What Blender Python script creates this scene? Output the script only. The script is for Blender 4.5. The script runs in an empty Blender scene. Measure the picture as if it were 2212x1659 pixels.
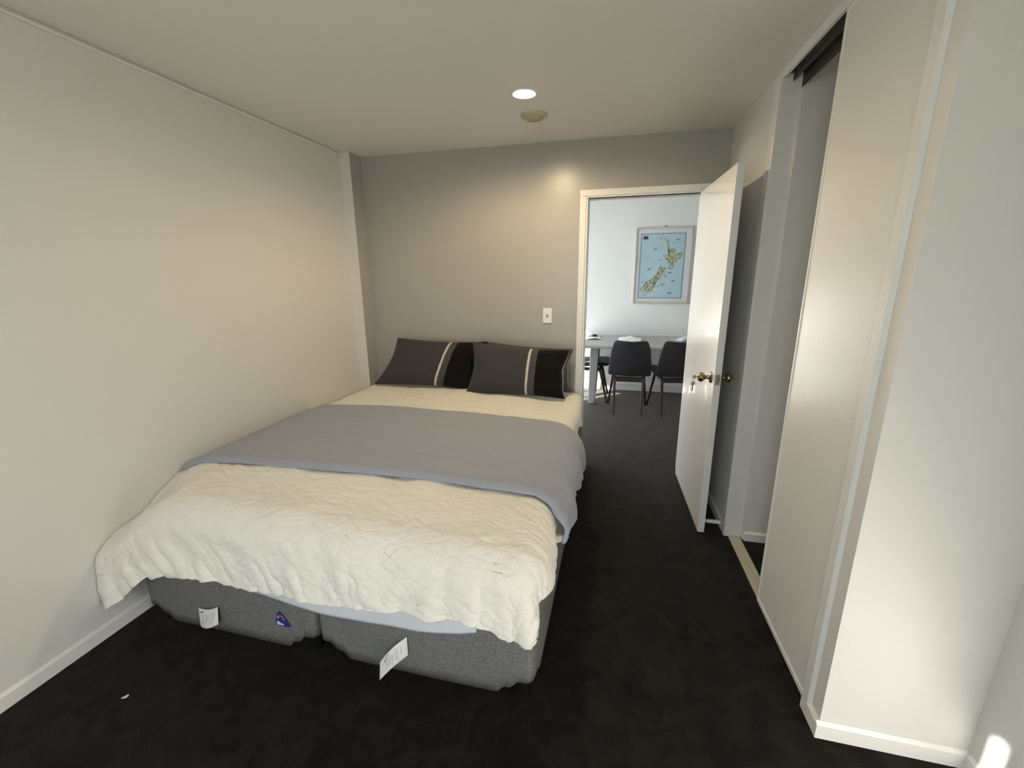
import bpy, bmesh, math, random
import numpy as np
from mathutils import Vector, Matrix

S = bpy.context.scene
C = S.collection
PI = math.pi
random.seed(4); RNG = np.random.RandomState(7)

# ------------------------------------------------------------------ camera
CAMX, CAMY, CAMZ = 2.0354, -3.2475, 1.482
YAW, PITCH, ROLL, FPX = 0.2402, -0.2467, -0.0089, 929.47
cam_d = bpy.data.cameras.new('camera'); cam = bpy.data.objects.new('camera', cam_d); C.objects.link(cam)
fw = Vector((math.sin(-YAW)*math.cos(PITCH), math.cos(YAW)*math.cos(PITCH), math.sin(PITCH)))
r0 = Vector((math.cos(YAW), math.sin(YAW), 0)); u0 = r0.cross(fw)
cr = math.cos(ROLL)*r0 + math.sin(ROLL)*u0; cu = -math.sin(ROLL)*r0 + math.cos(ROLL)*u0
cam.matrix_world = Matrix(((cr.x, cu.x, -fw.x, CAMX), (cr.y, cu.y, -fw.y, CAMY), (cr.z, cu.z, -fw.z, CAMZ), (0, 0, 0, 1)))
cam_d.sensor_fit = 'HORIZONTAL'; cam_d.sensor_width = 36.0; cam_d.lens = 36.0*FPX/2212.0
cam_d.clip_start = 0.02; S.camera = cam

# ------------------------------------------------------------------ view + world + sun + window light
S.view_settings.view_transform = 'Standard'; S.view_settings.look = 'None'
S.view_settings.gamma = 1.0; S.view_settings.use_curve_mapping = False
S.view_settings.exposure = 0.28
w = bpy.data.worlds.new('sky'); S.world = w; w.use_nodes = True
bg = w.node_tree.nodes['Background']
bg.inputs['Color'].default_value = (0.90, 0.965, 1.0, 1); bg.inputs['Strength'].default_value = 4.35
sun_dir = Vector((0.73, 0.684, -0.60)).normalized()
sl = bpy.data.lights.new('sun', 'SUN'); sl.energy = 36.0; sl.angle = math.radians(0.6); sl.color = (1.0, 0.96, 0.91)
so = bpy.data.objects.new('sun', sl); C.objects.link(so); so.location = (-6, -9, 6)
so.rotation_euler = sun_dir.to_track_quat('-Z', 'Y').to_euler()
def portal(name, loc, look, sx, sy):
    l = bpy.data.lights.new(name, 'AREA'); l.shape = 'RECTANGLE'; l.size = sx; l.size_y = sy
    l.cycles.is_portal = True
    o = bpy.data.objects.new(name, l); C.objects.link(o); o.location = loc
    o.rotation_euler = Vector(look).to_track_quat('-Z', 'Y').to_euler()
portal('window_portal', (1.46, -4.16, 1.19), (0, 1, 0), 1.40, 1.96)
portal('patio_portal', (0.52, 1.45, 1.10), (1, 0, 0), 1.88, 2.20)

H = 2.3726          # ceiling height
YB = -4.10          # rear wall (window side)
XL, XP, YP = -0.02, 0.06, -0.149
XR2 = 3.145
def WX(u, w=0.0): return 2.684 + 0.031*u + w       # face of the closet wall at distance u from the back wall

# ------------------------------------------------------------------ materials
def new_mat(name):
    m = bpy.data.materials.new(name); m.use_nodes = True
    nt = m.node_tree; b = nt.nodes['Principled BSDF']
    return m, nt, b
def N(nt, t, **k):
    n = nt.nodes.new(t)
    for a, v in k.items(): setattr(n, a, v)
    return n
def mat(name, col, rough=0.5, spec=0.5, metal=0.0, bump=None, var=None, sheen=0.0, coat=0.0):
    """bump=(scale, strength, detail) ; var=(scale, amount)"""
    m, nt, b = new_mat(name)
    b.inputs['Base Color'].default_value = (*col, 1); b.inputs['Roughness'].default_value = rough
    b.inputs['Specular IOR Level'].default_value = spec; b.inputs['Metallic'].default_value = metal
    b.inputs['Sheen Weight'].default_value = sheen; b.inputs['Coat Weight'].default_value = coat
    tc = N(nt, 'ShaderNodeTexCoord')
    if bump:
        no = N(nt, 'ShaderNodeTexNoise'); no.inputs['Scale'].default_value = bump[0]; no.inputs['Detail'].default_value = bump[2] if len(bump) > 2 else 2
        bp = N(nt, 'ShaderNodeBump'); bp.inputs['Strength'].default_value = bump[1]; bp.inputs['Distance'].default_value = 0.002
        nt.links.new(tc.outputs['Object'], no.inputs['Vector']); nt.links.new(no.outputs['Fac'], bp.inputs['Height'])
        nt.links.new(bp.outputs['Normal'], b.inputs['Normal'])
    if var:
        n2 = N(nt, 'ShaderNodeTexNoise'); n2.inputs['Scale'].default_value = var[0]; n2.inputs['Detail'].default_value = 4
        mr = N(nt, 'ShaderNodeMapRange'); mr.inputs['From Min'].default_value = 0.3; mr.inputs['From Max'].default_value = 0.7
        mr.inputs['To Min'].default_value = 1-var[1]; mr.inputs['To Max'].default_value = 1+var[1]
        vm = N(nt, 'ShaderNodeVectorMath', operation='SCALE'); vm.inputs[0].default_value = col
        nt.links.new(tc.outputs['Object'], n2.inputs['Vector']); nt.links.new(n2.outputs['Fac'], mr.inputs['Value'])
        nt.links.new(mr.outputs['Result'], vm.inputs['Scale']); nt.links.new(vm.outputs['Vector'], b.inputs['Base Color'])
    return m
M = {}
M['white_wall'] = mat('white_wall_paint', (0.69, 0.68, 0.64), 0.42, 0.4, bump=(190, 0.12))
M['accent'] = mat('grey_accent_paint', (0.385, 0.375, 0.345), 0.30, 0.5, bump=(170, 0.12))
M['ceil'] = mat('ceiling_paint', (0.76, 0.75, 0.715), 0.6, 0.3, bump=(160, 0.1))
M['trim'] = mat('white_trim_enamel', (0.76, 0.755, 0.72), 0.28, 0.5, bump=(60, 0.05))
M['doorw'] = mat('white_door_enamel', (0.80, 0.80, 0.78), 0.24, 0.5, bump=(130, 0.10), coat=0.5)
M['slider'] = mat('white_wardrobe_panel', (0.74, 0.73, 0.69), 0.27, 0.5, bump=(150, 0.16))
M['dine_wall'] = mat('white_dining_paint', (0.80, 0.82, 0.82), 0.5, 0.3, bump=(190, 0.1))
M['alu'] = mat('cream_aluminium', (0.62, 0.59, 0.50), 0.38, 0.5, metal=0.25)
M['darktrack'] = mat('dark_track', (0.05, 0.045, 0.035), 0.5)
M['plastic'] = mat('white_plastic', (0.82, 0.83, 0.80), 0.35)
M['greyplastic'] = mat('grey_plastic', (0.40, 0.40, 0.37), 0.4)
M['cream'] = mat('aged_cream_plastic', (0.50, 0.47, 0.34), 0.5)
M['cream2'] = mat('aged_cream_plastic_inner', (0.40, 0.37, 0.25), 0.5)
M['brass'] = mat('antique_brass', (0.36, 0.29, 0.18), 0.22, metal=1.0)
M['nickel'] = mat('dull_steel', (0.45, 0.43, 0.39), 0.35, metal=1.0)
M['dark'] = mat('dark_hole', (0.01, 0.01, 0.01), 0.6)
M['duvet'] = mat('cream_crinkle_cotton', (0.82, 0.79, 0.71), 0.85, 0.2, sheen=0.1)
def crinkle(m, layers, dist):
    nt = m.node_tree; b = nt.nodes['Principled BSDF']; uv = N(nt, 'ShaderNodeUVMap'); uv.uv_map = 'UVMap'; prev = None
    for (ang, sx, sy, amp) in layers:
        ro = N(nt, 'ShaderNodeMapping'); ro.inputs['Rotation'].default_value = (0, 0, ang); sc = N(nt, 'ShaderNodeMapping'); sc.inputs['Scale'].default_value = (sx, sy, 1)
        no = N(nt, 'ShaderNodeTexNoise'); no.inputs['Scale'].default_value = 1.0; no.inputs['Detail'].default_value = 2.5; no.inputs['Distortion'].default_value = .6
        nt.links.new(uv.outputs['UV'], ro.inputs['Vector']); nt.links.new(ro.outputs['Vector'], sc.inputs['Vector']); nt.links.new(sc.outputs['Vector'], no.inputs['Vector'])
        mu = N(nt, 'ShaderNodeMath', operation='MULTIPLY_ADD'); mu.inputs[1].default_value = amp; nt.links.new(no.outputs['Fac'], mu.inputs[0])
        if prev: nt.links.new(prev, mu.inputs[2])
        else: mu.inputs[2].default_value = 0
        prev = mu.outputs[0]
    bp = N(nt, 'ShaderNodeBump'); bp.inputs['Strength'].default_value = 1.0; bp.inputs['Distance'].default_value = dist
    nt.links.new(prev, bp.inputs['Height']); nt.links.new(bp.outputs['Normal'], b.inputs['Normal'])
crinkle(M['duvet'], [(.45, 20, 80, 1.0), (-.5, 26, 70, .45), (.1, 160, 160, .15)], .0040)
M['throw'] = mat('blue_grey_cotton', (0.33, 0.357, 0.415), 0.8, 0.25, bump=(420, 0.3, 3), sheen=0.15)
M['sheet'] = mat('pale_sheet', (0.60, 0.62, 0.66), 0.8, 0.2, bump=(300, 0.1))
M['mattress'] = mat('mattress_cover', (0.30, 0.30, 0.32), 0.8, 0.2)
M['blacknyl'] = mat('black_plastic', (0.006, 0.006, 0.006), 0.5)
M['label'] = mat('label_cloth', (0.74, 0.74, 0.70), 0.7)
M['ink'] = mat('label_ink', (0.36, 0.36, 0.35), 0.7)
M['inkd'] = mat('label_dark_mark', (0.02, 0.02, 0.02), 0.7)
M['blue'] = mat('badge_blue', (0.012, 0.03, 0.20), 0.5)
M['red'] = mat('badge_red', (0.45, 0.10, 0.10), 0.5)
M['badgew'] = mat('badge_white', (0.55, 0.58, 0.60), 0.5)
M['chair_fab'] = mat('charcoal_chair_fabric', (0.024, 0.022, 0.027), 0.75, 0.3, bump=(700, 0.3), sheen=0.12)
M['chair_wood'] = mat('dark_stained_wood', (0.030, 0.018, 0.012), 0.4, 0.5)
M['table'] = mat('grey_table_top', (0.36, 0.365, 0.365), 0.42, 0.5)
M['frame'] = mat('pale_wood_frame', (0.56, 0.53, 0.44), 0.5)
M['mat'] = mat('picture_mount', (0.78, 0.78, 0.83), 0.7)
M['island'] = mat('map_land', (0.42, 0.45, 0.30), 0.7)
M['mark'] = mat('map_marks', (0.06, 0.10, 0.13), 0.7)
M['markred'] = mat('map_mark_red', (0.45, 0.20, 0.16), 0.7)
M['paper'] = mat('white_cloth', (0.84, 0.85, 0.85), 0.7)
M['mask'] = mat('pale_blue_cloth', (0.62, 0.78, 0.80), 0.7)
M['fluff'] = mat('pale_lint', (0.55, 0.56, 0.42), 0.8)
M['bounce_pale'] = mat('pale_bounce_slab', (0.42, 0.42, 0.41), 0.85)  # for the added slab outside that bounces sunlight indoors
M['conc'] = mat('patio_concrete', (0.20, 0.21, 0.18), 0.9)

# carpet
m, nt, b = new_mat('charcoal_carpet'); M['carpet'] = m
tc = N(nt, 'ShaderNodeTexCoord')
n1 = N(nt, 'ShaderNodeTexNoise'); n1.inputs['Scale'].default_value = 300; n1.inputs['Detail'].default_value = 3
n2 = N(nt, 'ShaderNodeTexNoise'); n2.inputs['Scale'].default_value = 9; n2.inputs['Detail'].default_value = 5; n2.inputs['Distortion'].default_value = 1.2
nt.links.new(tc.outputs['Object'], n1.inputs['Vector']); nt.links.new(tc.outputs['Object'], n2.inputs['Vector'])
rp = N(nt, 'ShaderNodeValToRGB'); rp.color_ramp.elements[0].position = 0.32; rp.color_ramp.elements[0].color = (0.010, 0.009, 0.007, 1)
rp.color_ramp.elements[1].position = 0.72; rp.color_ramp.elements[1].color = (0.105, 0.098, 0.086, 1)
nt.links.new(n1.outputs['Fac'], rp.inputs['Fac'])
mr = N(nt, 'ShaderNodeMapRange'); mr.inputs['From Min'].default_value = 0.35; mr.inputs['From Max'].default_value = 0.65; mr.inputs['To Min'].default_value = 0.14; mr.inputs['To Max'].default_value = 0.30
nt.links.new(n2.outputs['Fac'], mr.inputs['Value'])
vm = N(nt, 'ShaderNodeVectorMath', operation='SCALE'); nt.links.new(rp.outputs['Color'], vm.inputs[0]); nt.links.new(mr.outputs['Result'], vm.inputs['Scale'])
nt.links.new(vm.outputs['Vector'], b.inputs['Base Color'])
bp = N(nt, 'ShaderNodeBump'); bp.inputs['Strength'].default_value = 0.5; bp.inputs['Distance'].default_value = 0.004
nt.links.new(n1.outputs['Fac'], bp.inputs['Height']); nt.links.new(bp.outputs['Normal'], b.inputs['Normal'])
b.inputs['Roughness'].default_value = 0.95; b.inputs['Specular IOR Level'].default_value = 0.1
b.inputs['Sheen Weight'].default_value = 0.32; b.inputs['Sheen Roughness'].default_value = 0.30; b.inputs['Sheen Tint'].default_value = (0.95, 0.9, 0.82, 1)

# marl grey upholstery
m, nt, b = new_mat('grey_marl_upholstery'); M['marl'] = m
tc = N(nt, 'ShaderNodeTexCoord'); mp = N(nt, 'ShaderNodeMapping'); mp.inputs['Scale'].default_value = (1, 1, 2.2)
n1 = N(nt, 'ShaderNodeTexNoise'); n1.inputs['Scale'].default_value = 190; n1.inputs['Detail'].default_value = 5
nt.links.new(tc.outputs['Object'], mp.inputs['Vector']); nt.links.new(mp.outputs['Vector'], n1.inputs['Vector'])
rp = N(nt, 'ShaderNodeValToRGB'); rp.color_ramp.elements[0].position = 0.36; rp.color_ramp.elements[0].color = (0.095, 0.095, 0.092, 1)
rp.color_ramp.elements[1].position = 0.66; rp.color_ramp.elements[1].color = (0.235, 0.235, 0.228, 1)
nt.links.new(n1.outputs['Fac'], rp.inputs['Fac']); nt.links.new(rp.outputs['Color'], b.inputs['Base Color'])
b.inputs['Roughness'].default_value = 0.9; b.inputs['Specular IOR Level'].default_value = 0.15

# striped pillowcase (uv.x runs along the pillow)
m, nt, b = new_mat('striped_pillowcase'); M['pillow'] = m
uv = N(nt, 'ShaderNodeUVMap'); uv.uv_map = 'UVMap'; sp = N(nt, 'ShaderNodeSeparateXYZ'); nt.links.new(uv.outputs['UV'], sp.inputs['Vector'])
rp = N(nt, 'ShaderNodeValToRGB'); rp.color_ramp.interpolation = 'CONSTANT'
cr_ = rp.color_ramp; cr_.elements[0].position = 0; cr_.elements[0].color = (0.052, 0.049, 0.053, 1)
cr_.elements[1].position = 0.612; cr_.elements[1].color = (0.52, 0.49, 0.41, 1)
e = cr_.elements.new(0.633); e.color = (0.066, 0.064, 0.064, 1)
e = cr_.elements.new(0.703); e.color = (0.004, 0.0035, 0.0035, 1)
nt.links.new(sp.outputs['X'], rp.inputs['Fac']); nt.links.new(rp.outputs['Color'], b.inputs['Base Color'])
b.inputs['Roughness'].default_value = 0.85; b.inputs['Specular IOR Level'].default_value = 0.15; b.inputs['Sheen Weight'].default_value = 0.1
M['pillow_back'] = mat('blue_grey_pillow_reverse', (0.20, 0.225, 0.25), 0.85, 0.2)
M['pillow_plain'] = mat('grey_pillowcase', (0.085, 0.08, 0.082), 0.85, 0.2)

# map paper: sea blue with a darker border
m, nt, b = new_mat('map_sea'); M['sea'] = m
tc = N(nt, 'ShaderNodeTexCoord'); n1 = N(nt, 'ShaderNodeTexNoise'); n1.inputs['Scale'].default_value = 6
nt.links.new(tc.outputs['Object'], n1.inputs['Vector'])
rp = N(nt, 'ShaderNodeValToRGB'); rp.color_ramp.elements[0].position = .3; rp.color_ramp.elements[0].color = (0.44, 0.63, 0.72, 1); rp.color_ramp.elements[1].position = .7; rp.color_ramp.elements[1].color = (0.52, 0.70, 0.78, 1)
nt.links.new(n1.outputs['Fac'], rp.inputs['Fac']); nt.links.new(rp.outputs['Color'], b.inputs['Base Color']); b.inputs['Roughness'].default_value = 0.6
M['seaedge'] = mat('map_border', (0.18, 0.33, 0.40), 0.6)
m, nt, b = new_mat('map_land_mottled'); M['island'] = m
tc = N(nt, 'ShaderNodeTexCoord'); n1 = N(nt, 'ShaderNodeTexNoise'); n1.inputs['Scale'].default_value = 62; n1.inputs['Detail'].default_value = 3
nt.links.new(tc.outputs['Object'], n1.inputs['Vector'])
rp = N(nt, 'ShaderNodeValToRGB'); rp.color_ramp.elements[0].position = .36; rp.color_ramp.elements[0].color = (0.10, 0.09, 0.06, 1); rp.color_ramp.elements[1].position = .62; rp.color_ramp.elements[1].color = (0.58, 0.62, 0.50, 1)
e = rp.color_ramp.elements.new(.46); e.color = (0.33, 0.37, 0.22, 1)
nt.links.new(n1.outputs['Fac'], rp.inputs['Fac']); nt.links.new(rp.outputs['Color'], b.inputs['Base Color']); b.inputs['Roughness'].default_value = 0.6
# thin clear glass
def glass(name, refl=0.05):
    m = bpy.data.materials.new(name); m.use_nodes = True; nt = m.node_tree; nt.nodes.clear()
    o = N(nt, 'ShaderNodeOutputMaterial'); mx = N(nt, 'ShaderNodeMixShader'); tr = N(nt, 'ShaderNodeBsdfTransparent'); gl = N(nt, 'ShaderNodeBsdfGlossy')
    lw = N(nt, 'ShaderNodeLayerWeight'); lw.inputs['Blend'].default_value = 0.5; gl.inputs['Roughness'].default_value = 0.02
    pw = N(nt, 'ShaderNodeMath', operation='POWER'); pw.inputs[1].default_value = 4.0; ad = N(nt, 'ShaderNodeMath', operation='MULTIPLY_ADD'); ad.inputs[1].default_value = 0.8; ad.inputs[2].default_value = 0.035
    nt.links.new(lw.outputs['Facing'], pw.inputs[0]); nt.links.new(pw.outputs[0], ad.inputs[0]); fr = {'Fac': ad.outputs[0]}
    nt.links.new(fr['Fac'], mx.inputs['Fac']); nt.links.new(tr.outputs[0], mx.inputs[1]); nt.links.new(gl.outputs[0], mx.inputs[2]); nt.links.new(mx.outputs[0], o.inputs['Surface'])
    return m
M['glass'] = glass('clear_glass')
m = bpy.data.materials.new('lamp_glow'); m.use_nodes = True; b = m.node_tree.nodes['Principled BSDF']
b.inputs['Base Color'].default_value = (1, .9, .75, 1); b.inputs['Emission Color'].default_value = (1.0, 0.86, 0.62, 1); b.inputs['Emission Strength'].default_value = 22; M['glow'] = m

# ------------------------------------------------------------------ mesh helpers
def link(name, verts, faces, material, parent=None, smooth=False, mats=None, fmat=None):
    me = bpy.data.meshes.new(name); me.from_pydata([tuple(v) for v in verts], [], faces); me.update()
    for mm in (mats or [material]): me.materials.append(mm)
    if fmat: me.polygons.foreach_set('material_index', fmat)
    if smooth: me.polygons.foreach_set('use_smooth', [True]*len(me.polygons))
    o = bpy.data.objects.new(name, me); C.objects.link(o)
    if parent: o.parent = parent
    return o
class MB:
    def __init__(s): s.v = []; s.f = []
    def add(s, vs, fs):
        n = len(s.v); s.v += [Vector(v) for v in vs]; s.f += [[i+n for i in f] for f in fs]; return s
    def box(s, x0, x1, y0, y1, z0, z1):
        return s.add([(x, y, z) for z in (z0, z1) for y in (y0, y1) for x in (x0, x1)],
                     [(0, 2, 3, 1), (4, 5, 7, 6), (0, 1, 5, 4), (2, 6, 7, 3), (0, 4, 6, 2), (1, 3, 7, 5)])
    def wbox(s, u0, u1, w0, w1, z0, z1):      # box along the slightly skewed closet wall
        return s.add([(WX(u, w), -u, z) for z in (z0, z1) for u in (u1, u0) for w in (w0, w1)],
                     [(0, 2, 3, 1), (4, 5, 7, 6), (0, 1, 5, 4), (2, 6, 7, 3), (0, 4, 6, 2), (1, 3, 7, 5)])
    def prism(s, pts, a, b):                  # pts: list of 3D points of a loop; a,b offsets
        n = len(pts); a = Vector(a); b = Vector(b)
        vs = [Vector(p)+a for p in pts]+[Vector(p)+b for p in pts]
        return s.add(vs, [list(range(n))[::-1], list(range(n, 2*n))]+[(i, (i+1) % n, n+(i+1) % n, n+i) for i in range(n)])
    def tube(s, p0, p1, r0, r1=None, n=16, cap=True):
        p0, p1 = Vector(p0), Vector(p1); r1 = r0 if r1 is None else r1
        d = (p1-p0).normalized(); a = d.orthogonal().normalized(); bb = d.cross(a)
        vs = [p0+(a*math.cos(2*PI*i/n)+bb*math.sin(2*PI*i/n))*r0 for i in range(n)]+[p1+(a*math.cos(2*PI*i/n)+bb*math.sin(2*PI*i/n))*r1 for i in range(n)]
        fs = [(i, (i+1) % n, n+(i+1) % n, n+i) for i in range(n)]
        if cap: fs += [list(range(n))[::-1], list(range(n, 2*n))]
        return s.add(vs, fs)
    def lathe(s, o, ax, prof, n=32):          # prof: (distance along axis, radius)
        o = Vector(o); d = Vector(ax).normalized(); a = d.orthogonal().normalized(); bb = d.cross(a); vs = []
        for t, r in prof: vs += [o+d*t+(a*math.cos(2*PI*i/n)+bb*math.sin(2*PI*i/n))*max(r, 1e-5) for i in range(n)]
        fs = [(k*n+i, k*n+(i+1) % n, (k+1)*n+(i+1) % n, (k+1)*n+i) for k in range(len(prof)-1) for i in range(n)]
        return s.add(vs, fs)
    def bar(s, p0, p1, w0, w1, side=(1, 0, 0)):   # tapered square bar
        p0, p1 = Vector(p0), Vector(p1); d = (p1-p0).normalized(); a = (Vector(side)-d*Vector(side).dot(d)).normalized(); bb = d.cross(a); vs = []
        for p, (wa, wb) in ((p0, w0), (p1, w1)): vs += [p+a*sx*wa/2+bb*sy*wb/2 for sx, sy in ((-1, -1), (1, -1), (1, 1), (-1, 1))]
        return s.add(vs, [(3, 2, 1, 0), (4, 5, 6, 7)]+[(i, (i+1) % 4, 4+(i+1) % 4, 4+i) for i in range(4)])
    def build(s, name, material, parent=None, smooth=False, bevel=0, seg=2, mats=None, fn=None, auto=False):
        fm = None
        o = link(name, s.v, s.f, material, parent, smooth, mats)
        bm = bmesh.new(); bm.from_mesh(o.data); bmesh.ops.recalc_face_normals(bm, faces=bm.faces)
        if fn:
            for f in bm.faces: f.material_index = fn(f)
        bm.to_mesh(o.data); bm.free()
        if bevel:
            md = o.modifiers.new('bevel', 'BEVEL'); md.width = bevel; md.segments = seg; md.limit_method = 'ANGLE'; md.angle_limit = math.radians(40)
            if seg > 1: o.data.polygons.foreach_set('use_smooth', [True]*len(o.data.polygons))
            md.harden_normals = True
        return o
def struct(o): o['kind'] = 'structure'; return o
def tag(o, label, cat, group=None):
    o['label'] = label; o['category'] = cat
    if group: o['group'] = group
    return o
def thing(name, label, cat, loc=(0, 0, 0), rz=0, group=None):
    o = bpy.data.objects.new(name, None); C.objects.link(o); o.location = loc; o.rotation_euler = (0, 0, rz); o.empty_display_size = 0.1
    return tag(o, label, cat, group)
def origin(o, p):            # put a mesh object's origin at p (keeps it where it is)
    o.data.transform(Matrix.Translation(-Vector(p))); o.location = p; return o

# ================================================================== THE SETTING
struct(MB().box(-0.3, 5.2, -4.3, 2.7, -0.08, 0.0).build('floor', M['carpet']))
struct(MB().box(-0.3, 5.2, -4.3, 2.7, H, H+0.1).build('ceiling', M['ceil']))
# left wall with its pier at the far end; the return of the pier carries the grey accent paint
struct(MB().box(XL-0.15, XL, YB-0.15, 0.12, 0, H).build('wall_left', M['white_wall']))
o = MB().box(XL, XP, YP, 0.0, 0, H)
struct(o.build('wall_pier', M['white_wall'], mats=[M['white_wall'], M['accent']], fn=lambda f: 1 if (f.normal.x > .9 and f.calc_center_median().x > XL+.05) else 0))
# back wall with the doorway
DX0, DX1, DZ = 1.795, 2.542, 2.0
o = MB().box(XL-0.15, DX0, 0, 0.11, 0, H).box(DX1, 5.2, 0, 0.11, 0, H).box(DX0, DX1, 0, 0.11, DZ, H)
struct(o.build('wall_back', M['accent'], mats=[M['accent'], M['dine_wall']], fn=lambda f: 1 if f.normal.y > .5 else 0))
# right side: strip behind the door, then the closet recess, then the stub
struct(MB().wbox(-0.0, 0.79, 0, 0.085, 0, H).build('wall_right', M['white_wall']))
struct(MB().box(2.79, 3.32, -0.82, -0.72, 0, H).build('wall_closet_end', M['white_wall']))
struct(MB().box(3.32, 3.42, -1.95, -0.72, 0, H).build('wall_closet_back', M['white_wall']))
struct(MB().add([(WX(1.845), -1.845, z) for z in (0, H)]+[(WX(1.946), -1.946, z) for z in (0, H)]+[(3.42, -1.946, z) for z in (0, H)]+[(3.42, -1.845, z) for z in (0, H)],
      [(0, 1, 3, 2), (2, 3, 5, 4), (4, 5, 7, 6), (6, 7, 1, 0), (0, 2, 4, 6), (1, 7, 5, 3)]).build('wall_stub', M['white_wall']))
struct(MB().box(XR2, XR2+0.12, YB-0.15, -1.946, 0, H).build('wall_right_near', M['white_wall']))
# rear wall (behind the camera) with its window
WX0, WX1, WZ0, WZ1 = 0.773, 2.13, 0.22, 2.13
o = MB().box(XL-.15, WX0, YB-.13, YB, 0, H).box(WX1, XR2+.12, YB-.13, YB, 0, H).box(WX0, WX1, YB-.13, YB, 0, WZ0).box(WX0, WX1, YB-.13, YB, WZ1, H)
struct(o.build('wall_rear', M['white_wall']))
win = struct(MB().box(WX0, WX1, YB-.09, YB-.05, WZ1-.03, WZ1).box(WX0, WX1, YB-.09, YB-.05, WZ0, WZ0+.04).box(.885, 1.02, YB-.09, YB-.05, WZ0+.04, WZ1-.03)  # wide upright near the left is added, unseen, to narrow the sun to a sliver
   .box(WX1-.04, WX1, YB-.09, YB-.05, WZ0+.04, WZ1-.03).build('window_1', M['trim']))
MB().box(WX0, WX1, YB-.074, YB-.070, WZ0+.02, WZ1-.02).build('pane', M['glass'], win)
# dining room shell
YD = 2.46; XD = 0.60; SY0, SY1, SZ = 0.52, 2.38, 2.20
struct(MB().box(XD-.12, 5.2, YD, YD+.12, 0, H).build('wall_dining_back', M['dine_wall']))
struct(MB().box(XD-.12, XD, .11, SY0, 0, H).box(XD-.12, XD, SY1, YD, 0, H).box(XD-.12, XD, SY0, SY1, SZ, H).build('wall_dining_left', M['dine_wall']))
struct(MB().box(5.0, 5.12, .11, YD, 0, H).build('wall_dining_right', M['dine_wall']))
pd = struct(MB().box(XD-.08, XD-.03, SY0, SY1, SZ-.04, SZ).box(XD-.08, XD-.03, SY0, SY1, 0.0, .03).box(XD-.08, XD-.03, SY1-.04, SY1, .03, SZ-.04)
   .box(XD-.08, XD-.03, 1.48, 1.53, .03, SZ-.04).build('window_2', M['trim']))
MB().box(XD-.058, XD-.054, SY0, SY1, .02, SZ-.02).build('pane', M['glass'], pd)
struct(MB().box(-9, 9, -13, 9, -0.14, -0.10).build('ground_outside', M['conc']))
struct(MB().box(-4.5, XD-.12, -1.2, 4.5, -0.10, -0.05).build('bounce_slab', M['bounce_pale']))  # unseen pale slab, added to bounce sunlight through the dining window
# ceiling bead along the left wall
struct(MB().box(XL, XL+.012, YB, YP, H-.022, H-.010).build('trim_1', M['ceil'], bevel=.003))

# baseboards with a bevelled top edge
def skirt_x(mb, x0, x1, y, dy, h=.062, t=.012):      # runs along x, proud of plane y in direction dy
    pr = [(0, 0), (t, 0), (t, h-.010), (.002, h), (0, h)]
    mb.prism([(x0, y+dy*a, b) for a, b in pr], (0, 0, 0), (x1-x0, 0, 0))
def skirt_y(mb, y0, y1, xa, xb, dx, h=.062, t=.012):
    pr = [(0, 0), (t, 0), (t, h-.010), (.002, h), (0, h)]; n = len(pr)
    vs = [(xa+dx*a, y0, b) for a, b in pr]+[(xb+dx*a, y1, b) for a, b in pr]
    mb.add(vs, [list(range(n))[::-1], list(range(n, 2*n))]+[(i, (i+1) % n, n+(i+1) % n, n+i) for i in range(n)])
q = MB(); skirt_y(q, YB, YP, XL, XL, 1); struct(q.build('baseboard_left', M['trim']))
q = MB(); skirt_x(q, XP, 1.742, 0, -1); struct(q.build('baseboard_back', M['trim']))
q = MB(); skirt_y(q, 0, -.735, WX(0), WX(.735), -1); struct(q.build('baseboard_right', M['trim']))
q = MB(); skirt_y(q, -1.880, -1.946, WX(1.880), WX(1.946), -1); skirt_x(q, WX(1.946)-.012, XR2, -1.946, -1); struct(q.build('baseboard_stub', M['trim']))
q = MB(); skirt_y(q, -1.958, YB, XR2, XR2, -1); struct(q.build('baseboard_right_near', M['trim']))
q = MB(); skirt_x(q, 2.80, 3.32, -.82, -1, h=.055); struct(q.build('baseboard_closet', M['trim']))
q = MB(); skirt_x(q, XD, 5.0, YD, -1, h=.10, t=.014); struct(q.build('baseboard_dining', M['trim']))
q = MB(); skirt_x(q, XD, 1.74, .11, 1, h=.09); skirt_x(q, 2.62, 5.0, .11, 1, h=.09); struct(q.build('baseboard_dining_near', M['trim']))

# doorway casing, jamb lining and stop
q = MB().box(1.742, 1.785, -.014, 0, 0, 2.010).box(1.742, 2.598, -.014, 0, 2.010, 2.052).box(2.555, 2.598, -.014, 0, 0, 2.010)
struct(q.build('trim_2', M['trim'], bevel=.002, seg=1))
q = MB().box(1.785, 1.797, -.006, .116, 0, 2.0).box(2.540, 2.555, -.006, .116, 0, 2.0).box(1.785, 2.555, -.006, .116, 2.0, 2.010)
q.box(1.797, 1.806, .036, .075, 0, 1.990).box(1.797, 2.54, .036, .075, 1.990, 2.0)
struct(q.build('trim_3', M['trim']))
q = MB().box(1.735, 1.785, .110, .122, 0, 2.010).box(1.735, 2.60, .110, .122, 2.010, 2.055).box(2.555, 2.60, .110, .122, 0, 2.010)
struct(q.build('trim_4', M['trim']))
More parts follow.
